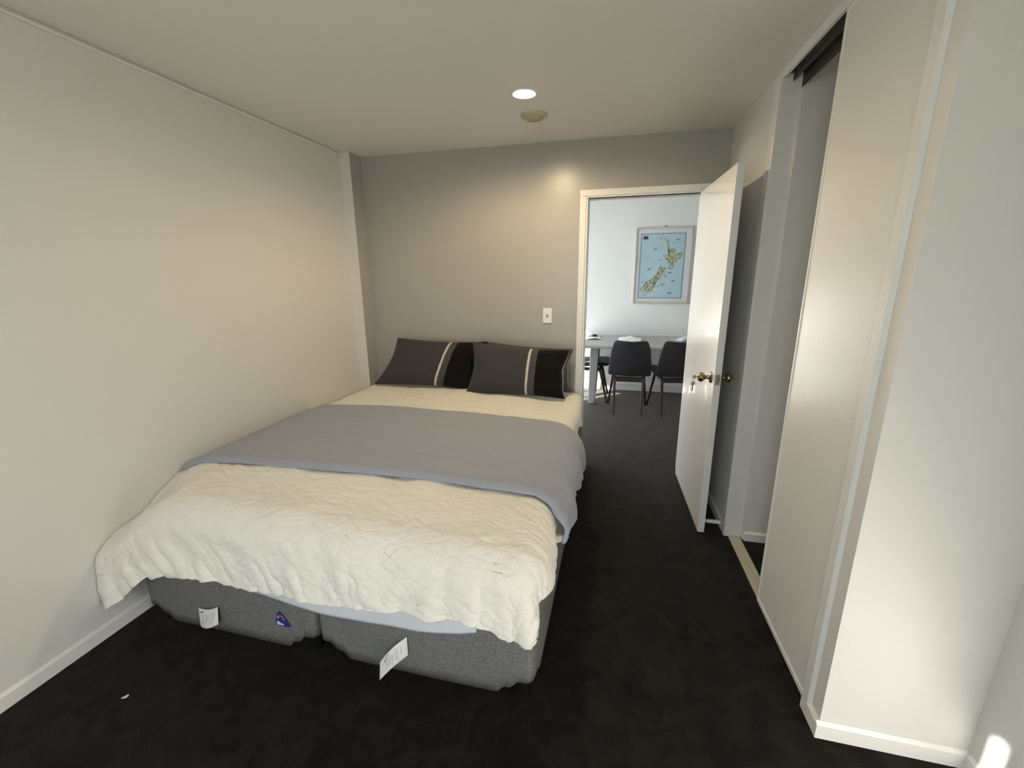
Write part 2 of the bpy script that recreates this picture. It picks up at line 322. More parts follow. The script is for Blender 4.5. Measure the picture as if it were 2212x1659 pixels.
# closet architraves, head fascia, floor track
q = MB().wbox(.735, .800, -.012, 0, 0, H-.03)
q.wbox(.790, .805, -.010, .082, 0, H-.022)
struct(q.build('trim_5', M['trim'], bevel=.003, seg=2))
q = MB()
pr = [(1.845, 0), (1.845, -.012), (1.883, -.012), (1.891, -.001), (1.891, 0)]
q.prism([(WX(u, w_), -u, .0) for u, w_ in pr], (0, 0, 0.0), (0, 0, H-.02))
struct(q.build('trim_6', M['trim']))
q = MB().wbox(.80, 1.886, -.004, .010, 2.335, H).build('trim_7', M['trim'], bevel=.001, seg=1); struct(q)
q = MB().wbox(.805, 1.845, .010, .040, 2.352, H).wbox(.805, 1.845, .040, .043, 2.318, H).wbox(.805, 1.845, .043, .078, 2.352, H).wbox(.805, 1.845, .078, .081, 2.290, H)
struct(q.build('trim_8', M['darktrack']))
q = MB().wbox(.806, 1.845, .012, .074, 0, .006)
for w0, w1, h in ((.012, .024, .008), (.030, .033, .010), (.044, .047, .010), (.064, .074, .009)): q.wbox(.806, 1.845, w0, w1, 0, h)
tr = struct(q.build('trim_9', M['alu'], bevel=.001, seg=1))
MB().lathe((WX(.84, .033), -.84, .0062), (0, 0, 1), [(0, .0035), (.0006, .0035), (.0006, 0)], 12).build('screw', M['dark'], tr)

# wardrobe sliding doors
def slider(name, u0, u1, w0, zb=.018, zt=2.345):
    root = bpy.data.objects.new(name, None); C.objects.link(root); struct(root); root.location = (WX(u0, w0), -u0, 0); root.empty_display_size = .1
    L = root.location
    def pb(mb, nm, mt, **k):
        ob = mb.build(nm, mt, root, **k); ob.data.transform(Matrix.Translation(-L)); return ob
    pb(MB().wbox(u0+.010, u1-.010, w0+.004, w0+.018, zb+.01, zt-.01), 'panel', M['slider'])
    pb(MB().wbox(u0, u0+.012, w0, w0+.022, zb, zt), 'stile', M['trim'], bevel=.002)
    pb(MB().wbox(u1-.012, u1, w0, w0+.022, zb, zt), 'stile', M['trim'], bevel=.002)
    pb(MB().wbox(u0+.012, u1-.012, w0, w0+.022, zb, zb+.022), 'rail', M['trim'], bevel=.002)
    pb(MB().wbox(u0+.012, u1-.012, w0, w0+.022, zt-.022, zt), 'rail', M['trim'], bevel=.002)
    return root
slider('door_2', 1.330, 1.842, .004, zb=.008)
slider('door_3', 1.310, 1.840, .044)

# bedroom door leaf, open into the room; knobs, latch plate
hx, hy, fx, fy = 2.520, -.030, 2.5534, -.8196
dv = Vector((fx-hx, fy-hy, 0)); dl = dv.length; dd = dv.normalized(); dn = Vector((-dd.y, dd.x, 0))   # dn points to +x
if dn.x < 0: dn = -dn
leaf = MB().prism([Vector((hx, hy, 0)), Vector((hx, hy, 0))+dd*dl, Vector((hx, hy, 0))+dd*dl+dn*.036, Vector((hx, hy, 0))+dn*.036], (0, 0, .015), (0, 0, 1.995)).build('door_1', M['doorw'], bevel=.0015, seg=1)
origin(leaf, (hx, hy, 0)); struct(leaf); L = leaf.location.copy()
def dpt(a, n_, z): return Vector((hx, hy, 0))+dd*a+dn*n_+Vector((0, 0, z))
KA, KZ = dl-.062, .932
for sgn, base in ((-1, 0.0), (1, .036)):
    ax = dn*sgn
    pr = [(0, .0), (.0, .031), (.003, .032), (.006, .029), (.009, .016), (.011, .011), (.030, .0105), (.034, .016), (.040, .0225), (.047, .0262), (.055, .0265), (.063, .0225), (.068, .015), (.070, 0)]
    k = MB().lathe(dpt(KA, base, KZ), ax, pr, 32).build('door_knob', M['brass'], leaf, smooth=True); k.data.transform(Matrix.Translation(-L))
lp = MB().prism([dpt(dl, .006, KZ-.029), dpt(dl, .030, KZ-.029), dpt(dl, .030, KZ+.029), dpt(dl, .006, KZ+.029)], (0, 0, 0), dd*.0015).build('latch_plate', M['nickel'], leaf); lp.data.transform(Matrix.Translation(-L))
q = MB()
for z in (-.021, .021): q.lathe(dpt(dl, .018, KZ+z)+dd*.0016, dd, [(0, .0028), (.0005, .0028), (.0005, 0)], 10)
s = q.build('plate_screw', M['dark'], lp); s.data.transform(Matrix.Translation(-L))
s = MB().prism([dpt(dl, .011, KZ-.007), dpt(dl, .025, KZ-.007), dpt(dl, .025, KZ+.007), dpt(dl, .011, KZ+.007)], dd*.001, dd*.009).build('latch_bolt', M['brass'], lp, bevel=.002); s.data.transform(Matrix.Translation(-L))
# keys hanging from the lock of the inner knob
kb = dpt(KA, -.070, KZ)
kt = thing('key_ring', 'two small keys on a ring hanging from the left knob of the open white door', 'keys', kb)
def loc(mb, nm, mt, par=kt, **k):
    ob = mb.build(nm, mt, par, **k); ob.data.transform(Matrix.Translation(-Vector(kb))); return ob
ax = -dn
q = MB().prism([kb+ax*a+Vector((0, 0, z)) for a, z in ((-.004, -.003), (.006, -.003), (.009, -.010), (.019, -.012), (.026, -.006), (.027, .004), (.020, .010), (.010, .008), (.006, .003), (-.004, .003))], dd*-.001, dd*.001)
loc(q, 'key', M['nickel'], bevel=.0005, seg=1)
rc = kb+ax*.021+Vector((0, 0, -.012)); q = MB(); n = 20
ring = [rc+ax*.006*math.cos(2*PI*i/n)+Vector((0, 0, .009*math.sin(2*PI*i/n)-.003)) for i in range(n)]
for i in range(n): q.tube(ring[i], ring[(i+1) % n], .0008, n=6, cap=False)
loc(q, 'split_ring', M['nickel'], smooth=True)
kc = rc+Vector((0, 0, -.014))
pts = [(-.003, 0), (.003, 0), (.010, -.009), (.012, -.015), (.008, -.020), (.0045, -.023), (.0045, -.050), (.003, -.056), (0, -.058), (-.003, -.054), (-.0035, -.046), (-.0045, -.040), (-.0035, -.034), (-.0045, -.023), (-.008, -.020), (-.012, -.015), (-.010, -.009)]
loc(MB().prism([kc+ax*a+Vector((0, 0, z)) for a, z in pts], dd*-.001, dd*.001), 'key', M['nickel'], bevel=.0004, seg=1)
# door stop on the right wall skirting
q = MB().lathe((WX(.715)-.012, -.715, .034), (-1, 0, 0), [(0, 0), (0, .012), (.004, .0125), (.085, .0118), (.092, .010), (.094, 0)], 20)
o = q.build('door_stop', M['plastic'], smooth=True); origin(o, (WX(.715)-.012, -.715, .034)); tag(o, 'white cylindrical door stop fixed to the skirting behind the open door', 'door stop')
# strike plate on the latch side of the doorway
o = MB().box(1.797, 1.7985, .004, .030, .895, .965).build('strike_plate', M['nickel']); o.parent = bpy.data.objects['trim_3']

# ================================================================== small fittings
sw = thing('light_switch', 'white light switch plate on the grey wall beside the doorway', 'light switch', (1.520, 0, 1.187))
q = MB().box(-.034, .034, -.009, 0, -.056, .056).build('plate', M['plastic'], sw, bevel=.004, seg=3)
MB().box(-.011, .011, -.0125, -.009, -.014, .011).build('rocker', M['greyplastic'], sw, bevel=.001, seg=2)
dl_ = thing('ceiling_downlight', 'glowing round warm downlight recessed in the ceiling', 'ceiling light', (1.522, -.838, H))
q = MB().lathe((0, 0, 0), (0, 0, -1), [(-.004, .053), (.0, .066), (.003, .066), (.005, .062), (.003, .053), (-.002, .052)], 48).build('trim_ring', M['plastic'], dl_, smooth=True)
MB().lathe((0, 0, 0), (0, 0, -1), [(-.012, .052), (-.002, .052), (.006, .046), (.011, .030), (.013, .0)], 48).build('bulb', M['glow'], dl_, smooth=True)
pl = bpy.data.lights.new('downlight_beam', 'SPOT'); pl.energy = 40; pl.color = (1.0, 0.77, 0.47); pl.spot_size = math.radians(174); pl.spot_blend = .5; pl.shadow_soft_size = .045
po = bpy.data.objects.new('downlight_beam', pl); C.objects.link(po); po.parent = dl_; po.location = (0, 0, -.035)
sd = thing('smoke_detector', 'round cream smoke detector on the ceiling beyond the downlight', 'smoke detector', (1.515, -.532, H))
MB().lathe((0, 0, 0), (0, 0, -1), [(0, .076), (.004, .077), (.010, .072), (.014, .060), (.014, .0)], 48).build('base_ring', M['cream'], sd, smooth=True)
MB().lathe((0, 0, 0), (0, 0, -1), [(.012, .052), (.020, .050), (.026, .042), (.028, .0)], 40).build('cover', M['cream2'], sd, smooth=True)

# ================================================================== BED
TOPZ = .602
bed = thing('bed', 'king size bed on a grey upholstered split base against the left and back walls', 'bed', (.955, -1.05, 0))
BL = Vector(bed.location)
def bpart(mb_or_obj, *a, **k):
    ob = mb_or_obj.build(*a, **k) if isinstance(mb_or_obj, MB) else mb_or_obj
    return ob
def toparent(ob, L): ob.data.transform(Matrix.Translation(-Vector(L))); return ob
def base_half(x0, x1):
    y0, y1, r = -2.075, -.045, .035; per = []
    def arc(cx, cy, a0):
        for i in range(6): a = a0+PI/2*i/5; per.append((cx+r*math.cos(a), cy+r*math.sin(a)))
    def seg(xa, ya, xb, yb, n=60):
        for i in range(1, n): t = i/n; per.append((xa+(xb-xa)*t, ya+(yb-ya)*t))
    arc(x0+r, y0+r, PI); seg(x0+r, y0, x1-r, y0); arc(x1-r, y0+r, 1.5*PI); seg(x1, y0+r, x1, y1-r); arc(x1-r, y1-r, 0); seg(x1-r, y1, x0+r, y1); arc(x0+r, y1-r, PI/2); seg(x0, y1-r, x0, y0+r)
    cs = [(x0, y0), (x1, y0), (x1, y1), (x0, y1)]
    def lift(x, y):
        d = min(math.hypot(x-a, y-b) for a, b in cs)
        s1 = min(1, max(0, (.135-d)/.03)); s2 = min(1, max(0, (.085-d)/.03)); f = lambda s: s*s*(3-2*s)
        return .030*f(s1)+.032*f(s2)+.0015*math.sin(x*9+y*7)
    n = len(per); vs = []; zt = .355
    rows = [(zt, 0.0, .020), (zt-.006, 0.0, .006), (zt-.02, 0, 0)]+[(None, k/6, 0) for k in range(1, 7)]
    cx, cy = (x0+x1)/2, (y0+y1)/2
    for z, k, ins in rows:
        for x, y in per:
            zb = .040+lift(x, y); zz = z if z is not None else (zt-.02)+(zb-(zt-.02))*k
            sx = 1-ins/(x1-x0)*2; sy = 1-ins/(y1-y0)*2
            vs.append((cx+(x-cx)*sx, cy+(y-cy)*sy, zz))
    for x, y in per: vs.append((cx+(x-cx)*.97, cy+(y-cy)*.985, .040+lift(x, y)+.004))
    R_ = len(rows)+1; fs = [(k*n+i, k*n+(i+1) % n, (k+1)*n+(i+1) % n, (k+1)*n+i) for k in range(R_-1) for i in range(n)]
    fs += [list(range(n)), list(range((R_-1)*n, R_*n))[::-1]]
    return MB().add(vs, fs)
bases = []
for x0, x1 in ((.092, .950), (.957, 1.815)):
    ob = toparent(base_half(x0, x1).build('bed_base', M['marl'], bed, smooth=True), BL); bases.append(ob)
    for cx in (x0+.055, x1-.055):
        for cy in (-2.075+.055, -.10):
            toparent(MB().lathe((cx, cy, 0), (0, 0, 1), [(0, .0), (0, .020), (.004, .024), (.05, .024), (.055, .036), (.112, .040)], 20).build('castor_foot', M['blacknyl'], ob, smooth=True), BL)
# mattress
q = MB().box(.13, 1.80, -1.99, -.05, .355, .525)
toparent(q.build('mattress', M['mattress'], bed, bevel=.05, seg=5), BL)
# care labels: curved slips with printed lines
def slip(P, cols, rows, mt, name, parent, thick=.0006):
    vs = []; fs = []
    for j in range(rows+1):
        for i in range(cols+1): vs.append(P(i/cols, j/rows))
    for j in range(rows):
        for i in range(cols): a = j*(cols+1)+i; fs.append((a, a+1, a+cols+2, a+cols+1))
    ob = link(name, vs, fs, mt, parent, smooth=True); md = ob.modifiers.new('thick', 'SOLIDIFY'); md.thickness = thick; md.offset = -1
    return ob
def bil(a, b, c, d, u, v): return a.lerp(b, u).lerp(d.lerp(c, u), v)
yF = -2.0765
def tag1(u, v, e=0):    # TL TR BR BL
    p = bil(Vector((.384, yF-.004, .140)), Vector((.497, yF-.010, .172)), Vector((.499, yF-.022, .098)), Vector((.386, yF-.012, .056)), u, v)
    p.y -= .012*math.sin(PI*u)*v+e; p.z += -.006*math.sin(PI*u)*v-.010*math.sin(PI*u)*(1-v); return p
t1 = toparent(slip(tag1, 12, 8, M['label'], 'care_label', bases[0]), BL); t1['label'] = 'small white square care label'
def tag2(u, v, e=0):
    p = bil(Vector((1.242, yF-.030, .096)), Vector((1.346, yF-.004, .208)), Vector((1.348, yF-.008, .130)), Vector((1.240, yF-.040, .022)), u, v)
    p.y -= e+.010*math.sin(PI*u); p.z += .014*math.sin(PI*u)*(1 if v < .5 else .8); return p
t2 = toparent(slip(tag2, 14, 8, M['label'], 'care_label', bases[1]), BL); t2['label'] = 'curled white care label sticking out'
for T, par, seed in ((tag1, t1, 1), (tag2, t2, 2)):
    rr = random.Random(seed); vs = []; fs = []
    for k in range(11):
        u = .22+.058*k; v0 = .2+rr.random()*.12; v1 = .62+rr.random()*.25; nn = 6
        if rr.random() < .15: continue
        for j in range(nn):
            for uu in (u, u+.016): vs.append(T(uu, v0+(v1-v0)*j/(nn-1), .0012))
        b0 = len(vs)-2*nn
        for j in range(nn-1): fs.append((b0+2*j, b0+2*j+1, b0+2*j+3, b0+2*j+2))
    toparent(link('printed_lines', vs, fs, M['ink'], par), BL)
    du = .10 if seed == 1 else .20
    vs = [T(du, .20 if seed == 1 else .30, .0014), T(du+.16, .07, .0014), T(du+.175, .11, .0014), T(du+.02, .25 if seed == 1 else .36, .0014)]
    toparent(link('black_mark', vs, [(0, 1, 2, 3)], M['inkd'], par), BL)
# blue badge with an arc and a white shape
def rounded(pts, r, n=5):
    out = []; m_ = len(pts)
    for i in range(m_):
        p, a, c = Vector(pts[i]), Vector(pts[i-1]), Vector(pts[(i+1) % m_])
        p0 = p+(a-p).normalized()*r; p1 = p+(c-p).normalized()*r
        for k in range(n+1): t = k/n; out.append(p0.lerp(p, t).lerp(p.lerp(p1, t), t))
    return out
bo = Vector((.800, yF-.0005, .168)); tri = rounded([(-.038, -.032), (-.008, .044), (.045, -.032)], .024)
bd = toparent(MB().prism([bo+Vector((a.x, 0, a.y)) for a in tri], (0, 0, 0), (0, -.003, 0)).build('logo_badge', M['blue'], bases[0], bevel=.001, seg=1), BL)
def arcm(name, mt, a0, a1, r0_, r1_, cx, cz, off=.0036):
    vs = []; fs = []; n = 14
    for i in range(n+1):
        a = a0+(a1-a0)*i/n
        for r in (r0_, r1_): vs.append(bo+Vector((cx+r*math.cos(a), -off, cz+r*math.sin(a))))
    for i in range(n): fs.append((2*i, 2*i+1, 2*i+3, 2*i+2))
    toparent(link(name, vs, fs, mt, bd), BL)
arcm('badge_arc', M['red'], math.radians(-30), math.radians(120), .008, .0165, -.002, .004)
arcm('badge_arc', M['badgew'], math.radians(110), math.radians(190), .0115, .0155, -.002, .004)
q = MB(); zz = [(-.024, -.010), (-.008, -.011), (-.006, -.017), (.010, -.019), (.009, -.025), (-.004, -.026), (-.022, -.027)]
q.prism([bo+Vector((a, -.0036, b_)) for a, b_ in zz], (0, 0, 0), (0, -.0003, 0)); toparent(q.build('badge_letters', M['badgew'], bd), BL)

# ---------------------------------------------------------------- cloth helpers
def vnoise(X, Y, fx_, fy_, seed, ang=0.0):
    r = np.random.RandomState(seed); G = r.rand(97, 97)*2-1
    c, s_ = math.cos(ang), math.sin(ang); U = (X*c+Y*s_)*fx_+400; V = (-X*s_+Y*c)*fy_+400
    i = np.floor(U).astype(int); j = np.floor(V).astype(int); a = U-i; b_ = V-j
    a = a*a*(3-2*a); b_ = b_*b_*(3-2*b_); g = lambda p, q_: G[p % 97, q_ % 97]
    return (g(i, j)*(1-a)+g(i+1, j)*a)*(1-b_)+(g(i, j+1)*(1-a)+g(i+1, j+1)*a)*b_
def smooth(e0, e1, x): t = np.clip((x-e0)/(e1-e0), 0, 1); return t*t*(3-2*t)
def gridmesh(name, P, mt, parent=None, uvs=None):
    n, m_, _ = P.shape; idx = np.arange(n*m_).reshape(n, m_)
    F = np.stack([idx[:-1, :-1], idx[1:, :-1], idx[1:, 1:], idx[:-1, 1:]], -1).reshape(-1, 4)
    me = bpy.data.meshes.new(name); me.from_pydata(P.reshape(-1, 3).tolist(), [], F.tolist()); me.materials.append(mt)
    me.polygons.foreach_set('use_smooth', [True]*len(me.polygons)); me.update()
    if uvs is not None:
        ul = me.uv_layers.new(name='UVMap'); uvv = np.stack([np.broadcast_to(uvs[0], (n, m_)), np.broadcast_to(uvs[1], (n, m_))], -1).reshape(-1, 2)
        li = np.zeros(len(me.loops), int); me.loops.foreach_get('vertex_index', li); ul.data.foreach_set('uv', uvv[li].reshape(-1).astype(float).tolist())
    o = bpy.data.objects.new(name, me); C.objects.link(o)
    if parent: o.parent = parent
    return o
def normals(P):
    gu = np.gradient(P, axis=0); gv = np.gradient(P, axis=1); n = np.cross(gu, gv); return n/np.maximum(np.linalg.norm(n, axis=2, keepdims=True), 1e-9)
X0, Y0 = 1.730, -1.985      # where the top starts to turn over the right side / the foot
RAD = .105
def drape(Sx, T, lift=0.0, left=True):
    """Sx distance across (x of flat top), T distance towards the foot (=-y). returns positions"""
    ds = np.maximum(Sx-X0, 0); dt = np.maximum(T+Y0, 0)
    d = np.sqrt(ds**2+dt**2); rho = (ds**3.2+dt**3.2)**(1/3.2); ca = np.where(d > 1e-6, ds/np.maximum(d, 1e-6), 0); sa = np.where(d > 1e-6, dt/np.maximum(d, 1e-6), 0); d = rho
    R_ = RAD+lift; q_ = R_*PI/2
    h = np.where(d < q_, R_*np.sin(np.minimum(d, q_)/R_), R_+.06*(1-np.exp(-(np.maximum(d-q_, 0))/.4)))
    dr = np.where(d < q_, R_*(1-np.cos(np.minimum(d, q_)/R_)), R_+(d-q_))
    x = np.minimum(Sx, X0)+h*ca; y = -(np.minimum(T, -Y0)+h*sa)
    z = TOPZ+lift-dr
    z = z-.055*(1-smooth(-.02, .16, Sx))                     # sinks towards the left wall
    z = z+.018*np.sin(np.clip((Sx-.1)/1.6, 0, 1)*PI)          # soft crown
    z = z-.026*smooth(1.72, 2.06, T)                          # eases down towards the foot
    return x, y, z, d, ca, sa

# ---------------------------------------------------------------- duvet
hx_ = [-.05, .0, .03, .075, .13, .20, .32, .42, .65, .85, 1.03, 1.20, 1.35, 1.45, 1.575, 1.66, 1.74]
hz_ = [.20, .17, .15, .18, .235, .285, .31, .312, .298, .300, .302, .312, .330, .325, .352, .335, .300]
NS, NT = 400, 470
ss = np.linspace(0, 1, NS); tt = np.linspace(0, 1, NT)
Smax = X0+RAD*PI/2+.055
Sx = (-.012+(Smax+.012)*ss)[:, None]*np.ones((1, NT))
hem = .026+np.interp(np.minimum(Sx[:, 0], X0), hx_, hz_)+.055*(1-smooth(-.02, .16, Sx[:, 0]))+.10*(1-smooth(0, .30, Sx[:, 0]))
tmax = -Y0+RAD*PI/2+(TOPZ-RAD-hem)+.0
tmax = tmax-.010*smooth(X0-.1, X0+.2, Sx[:, 0])
T = .06+(tmax[:, None]-.06)*tt[None, :]
Sx = Sx+ (T > 0)*(.012*np.sin(T*9)+.010*np.sin(T*23+1))*smooth(X0, Smax, Sx)      # wavy side hem
x, y, z, d, ca, sa = drape(Sx, T)
lf = 1-smooth(.0, .30, Sx); ft = smooth(1.85, 2.25, T)
y = y-.050*lf*smooth(1.95, 2.15, T); z = z-.10*lf*smooth(1.72, 2.0, T)
P = np.stack([x, y, z], -1); nrm = normals(P); nrm *= np.sign(nrm[NS//2, NT//3, 2])
A = Sx; B = T
wx = A+.05*vnoise(A, B, 4, 4, 91)+.012*vnoise(A, B, 14, 14, 92); wy = B+.05*vnoise(A, B, 4, 4, 93)+.012*vnoise(A, B, 14, 14, 94)
big = .012*vnoise(A, B, 3.2, 2.6, 11)+.007*vnoise(A, B, 7, 6, 12)
top = 1-smooth(.02, .22, d)
va = A+.05*vnoise(A, B, 4, 4, 95); vb = B+.04*vnoise(A, B, 5, 5, 96); rip = vnoise(va, vb, 10, 42, 21, .45)+.6*vnoise(va, vb, 18, 78, 22, .32); rip2 = vnoise(va, vb, 16, 60, 23, -.30)
cr1 = .0034*rip*(.65+.35*vnoise(A, B, 3, 3, 24))+.0016*rip2
fine = .0008*vnoise(wx, wy, 50, 95, 31, .3)
fd = smooth(.03, .30, d)
ang = np.where(A < 1.0, -.85, .55)
f1 = vnoise(wx, wy, 20, 4.5, 41, -.60)+.55*vnoise(wx, wy, 42, 10, 45, -.50); f2 = vnoise(wx, wy, 18, 4.5, 42, .30)+.55*vnoise(wx, wy, 40, 10, 46, .42); mixr = smooth(.7, 1.5, A)
folds = .0140*(f1*(1-mixr)+f2*mixr)*fd+.0014*vnoise(wx, wy, 80, 26, 43, -.5)*fd
# radiating folds and lobes of the foot-right corner and the side
phi = np.arctan2(sa, ca+1e-9); cn = smooth(X0-.05, X0+.12, A)*smooth(-Y0-.05, -Y0+.1, B)
lob = (.026*np.cos(phi*6.5))*smooth(.12, .33, d)*cn
side = smooth(X0+.05, X0+.25, A)*(1-smooth(-Y0-.1, -Y0+.05, B)); lob2 = (.016*np.sin(B*17)+.010*np.sin(B*41+2))*side*smooth(.5, 1.0, B)
# gathers above the pale sheet
gx = A-1.44; gat = .002*np.sin(gx*75+B*8)*np.exp(-(gx/.16)**2)*smooth(.22, .36, d)
thick = big*(.5+.5*top)+cr1*(1-.35*fd)+fine+folds+lob+lob2+gat
P = P+nrm*thick[..., None]
P[..., 0] -= .050*(1-smooth(.62, .95, B))*smooth(X0, X0+.2, A)
P[..., 0] = np.maximum(P[..., 0], XL+.004); pier = (P[..., 1] > YP-.01); P[..., 0] = np.where(pier, np.maximum(P[..., 0], XP+.004), P[..., 0])
P[..., 1] = np.minimum(P[..., 1], -.03)
dv_ = gridmesh('duvet', P, M['duvet'], uvs=(A, B)); md = dv_.modifiers.new('thick', 'SOLIDIFY'); md.thickness = .018; md.offset = 1.0 if False else -1.0
origin(dv_, (.955, -1.1, .36)); tag(dv_, 'crinkled cream white duvet spread over the bed and hanging over its foot', 'duvet')
DUV = P

# ---------------------------------------------------------------- blue-grey throw across the bed
NS2, NT2 = 260, 110
sA = np.linspace(0, 1, NS2)[:, None]*np.ones((1, NT2)); tB = np.linspace(0, 1, NT2)[None, :]*np.ones((NS2, 1))
Sth = X0+RAD*PI/2+.105; A = -.008+(Sth+.008)*sA
tb = np.interp(A, [0, .12, .6, 1.2, 1.7, 2.1], [.80, .84, .80, .83, .86, 1.00]); tf = np.interp(A, [0, .14, .8, 1.45, 1.75, 1.9, 2.1], [1.735, 1.745, 1.725, 1.70, 1.705, 1.76, 1.80])
B = tb+(tf-tb)*tB
A = A+(.022*np.sin(B*13+.5)+.012*np.sin(B*31))*smooth(X0+.1, Sth, A)
x, y, z, d, ca, sa = drape(A, B, lift=.030)
P = np.stack([x, y, z], -1); nrm = normals(P); nrm *= np.sign(nrm[NS2//2, NT2//2, 2])
sd_ = smooth(.05, .25, d)
disp = .008*vnoise(A, B, 3.2, 2.6, 11)+.0022*vnoise(A, B, 8, 16, 51)+.0012*vnoise(A, B, 20, 40, 52)+sd_*(.014*(1-np.abs(vnoise(A, B, 4, 17, 53, .35)))+.010*np.sin(B*21+1.0))
edge = -.010*(1-smooth(0, .03, 1-tB))      # front edge rolls down a little
disp = disp+edge+.010*smooth(.86, 1, tB)*smooth(X0, X0+.25, A)*np.sin(A*60)
P = P+nrm*disp[..., None]; P[..., 0] = np.maximum(P[..., 0], XL+.004)
th = gridmesh('throw_blanket', P, M['throw']); md = th.modifiers.new('thick', 'SOLIDIFY'); md.thickness = .016; md.offset = -1
md2 = th.modifiers.new('soft', 'BEVEL'); md2.width = .004; md2.segments = 2; md2.limit_method = 'ANGLE'; md2.angle_limit = math.radians(60)
origin(th, (.955, -1.27, .6)); tag(th, 'plain blue grey folded throw laid across the middle of the bed', 'throw blanket')

# ---------------------------------------------------------------- pale sheet showing under the duvet hem
n, m_ = 80, 14; U = np.linspace(0, 1, n)[:, None]*np.ones((1, m_)); V = np.linspace(0, 1, m_)[None, :]*np.ones((n, 1))
xx = .60+1.02*U; zb = np.interp(xx, [.60, .72, .85, 1.0, 1.2, 1.4, 1.56, 1.62], [.315, .288, .268, .257, .250, .262, .285, .30]); zt_ = .385
zz = zt_+(zb-zt_)*V; yy = -2.084-.012*np.sin(V*PI*.5)-.004*np.sin(xx*14)*V
P = np.stack([xx, yy, zz], -1)
sh = gridmesh('bed_sheet', P, M['sheet']); md = sh.modifiers.new('thick', 'SOLIDIFY'); md.thickness = .002; origin(sh, (1.1, -2.08, .3)); tag(sh, 'pale bluish white sheet drooping below the duvet over the bed base', 'bed sheet')

# ---------------------------------------------------------------- pillows
def pillow(name, BLc, BRc, TRc, TLc, front, back, label, mats, pinch=.035, ear=1.0, seed=0, par_uv=None):
    BLc, BRc, TRc, TLc = map(lambda p: np.array(p, float), (BLc, BRc, TRc, TLc)); n, m_ = 80, 54
    u = np.linspace(0, 1, n)[:, None]; v = np.linspace(0, 1, m_)[None, :]
    uu = u*np.ones((1, m_)); vv = v*np.ones((n, 1))
    pin = pinch*1.4
    u2 = uu+pin*(1-2*uu)*np.sin(PI*vv)*(np.abs(2*uu-1)**3)*1.0; v2 = vv+pin*.8*(1-2*vv)*np.sin(PI*uu)*(np.abs(2*vv-1)**3)
    W_ = lambda a, b_: ((1-a)*(1-b_))[..., None]*BLc+(a*(1-b_))[..., None]*BRc+(a*b_)[..., None]*TRc+((1-a)*b_)[..., None]*TLc
    P = W_(u2, v2); nr = np.cross(BRc-BLc, TLc-BLc); nr = nr/np.linalg.norm(nr)
    if nr[1] > 0: nr = -nr
    prof = ((1-np.abs(2*uu-1)**3.0)*(1-np.abs(2*vv-1)**2.6)); prof = np.clip(prof, 0, 1)**.62
    wr = .004*(1-np.abs(vnoise(uu, vv, 7, 9, 60+seed, .4)))*prof+.003*vnoise(uu, vv, 20, 14, 61+seed)*prof
    F = P+nr*((front*prof+wr)[..., None]); Bk = P-nr*((back*prof)[..., None])
    # ripple the open (right) end of the case
    e_ = smooth(.90, 1.0, uu); rp_ = .004*np.sin(vv*13+seed)*e_; F[..., 0] += rp_; Bk[..., 0] += rp_+.012*e_*np.sin(PI*vv)
    idx = np.arange(n*m_).reshape(n, m_); q1 = np.stack([idx[:-1, :-1], idx[1:, :-1], idx[1:, 1:], idx[:-1, 1:]], -1).reshape(-1, 4).tolist()
    vs = F.reshape(-1, 3).tolist()+Bk.reshape(-1, 3).tolist(); off = n*m_
    fs = q1+[[a+off for a in f[::-1]] for f in q1]
    bnd = [idx[i, 0] for i in range(n)]+[idx[-1, j] for j in range(1, m_)]+[idx[i, -1] for i in range(n-2, -1, -1)]+[idx[0, j] for j in range(m_-2, 0, -1)]
    nb = len(bnd)
    for k in range(nb): a, b_ = int(bnd[k]), int(bnd[(k+1) % nb]); fs.append([a, a+off, b_+off, b_])
    me = bpy.data.meshes.new(name); me.from_pydata(vs, [], [[int(a) for a in f] for f in fs])
    for mm in mats: me.materials.append(mm)
    k1 = len(q1); mi = [0]*k1+[1]*k1+[1 if len(mats) > 1 else 0]*nb
    if len(mats) == 1: mi = [0]*len(mi)
    me.polygons.foreach_set('material_index', mi); me.polygons.foreach_set('use_smooth', [True]*len(me.polygons))
    uvl = me.uv_layers.new(name='UVMap'); uvv = np.concatenate([np.stack([uu, vv], -1).reshape(-1, 2)]*2)
    li = np.zeros(len(me.loops), int); me.loops.foreach_get('vertex_index', li); uvl.data.foreach_set('uv', uvv[li].reshape(-1).tolist())
    me.update(); o = bpy.data.objects.new(name, me); C.objects.link(o)
    c_ = (BLc+BRc)/2; origin(o, tuple(c_)); tag(o, label, 'pillow', None); return o
pillow('pillow', (.150, -.235, .640), (1.000, -.235, .640), (1.075, -.095, .990), (.325, -.115, 1.005), .065, .045, 'left striped grey and black pillow leaning on the back wall', [M['pillow'], M['pillow_back']], seed=1)
pillow('pillow', (1.000, -.140, .640), (1.722, -.150, .635), (1.725, -.070, .950), (1.030, -.065, .990), .055, .045, 'plain grey pillow mostly hidden behind the right striped pillow', [M['pillow_plain'], M['pillow_back']], seed=2)
pillow('pillow', (.965, -.330, .640), (1.702, -.330, .636), (1.715, -.225, .965), (1.000, -.240, 1.010), .075, .055, 'right striped grey and black pillow in front of a plain one', [M['pillow'], M['pillow_back']], seed=3)

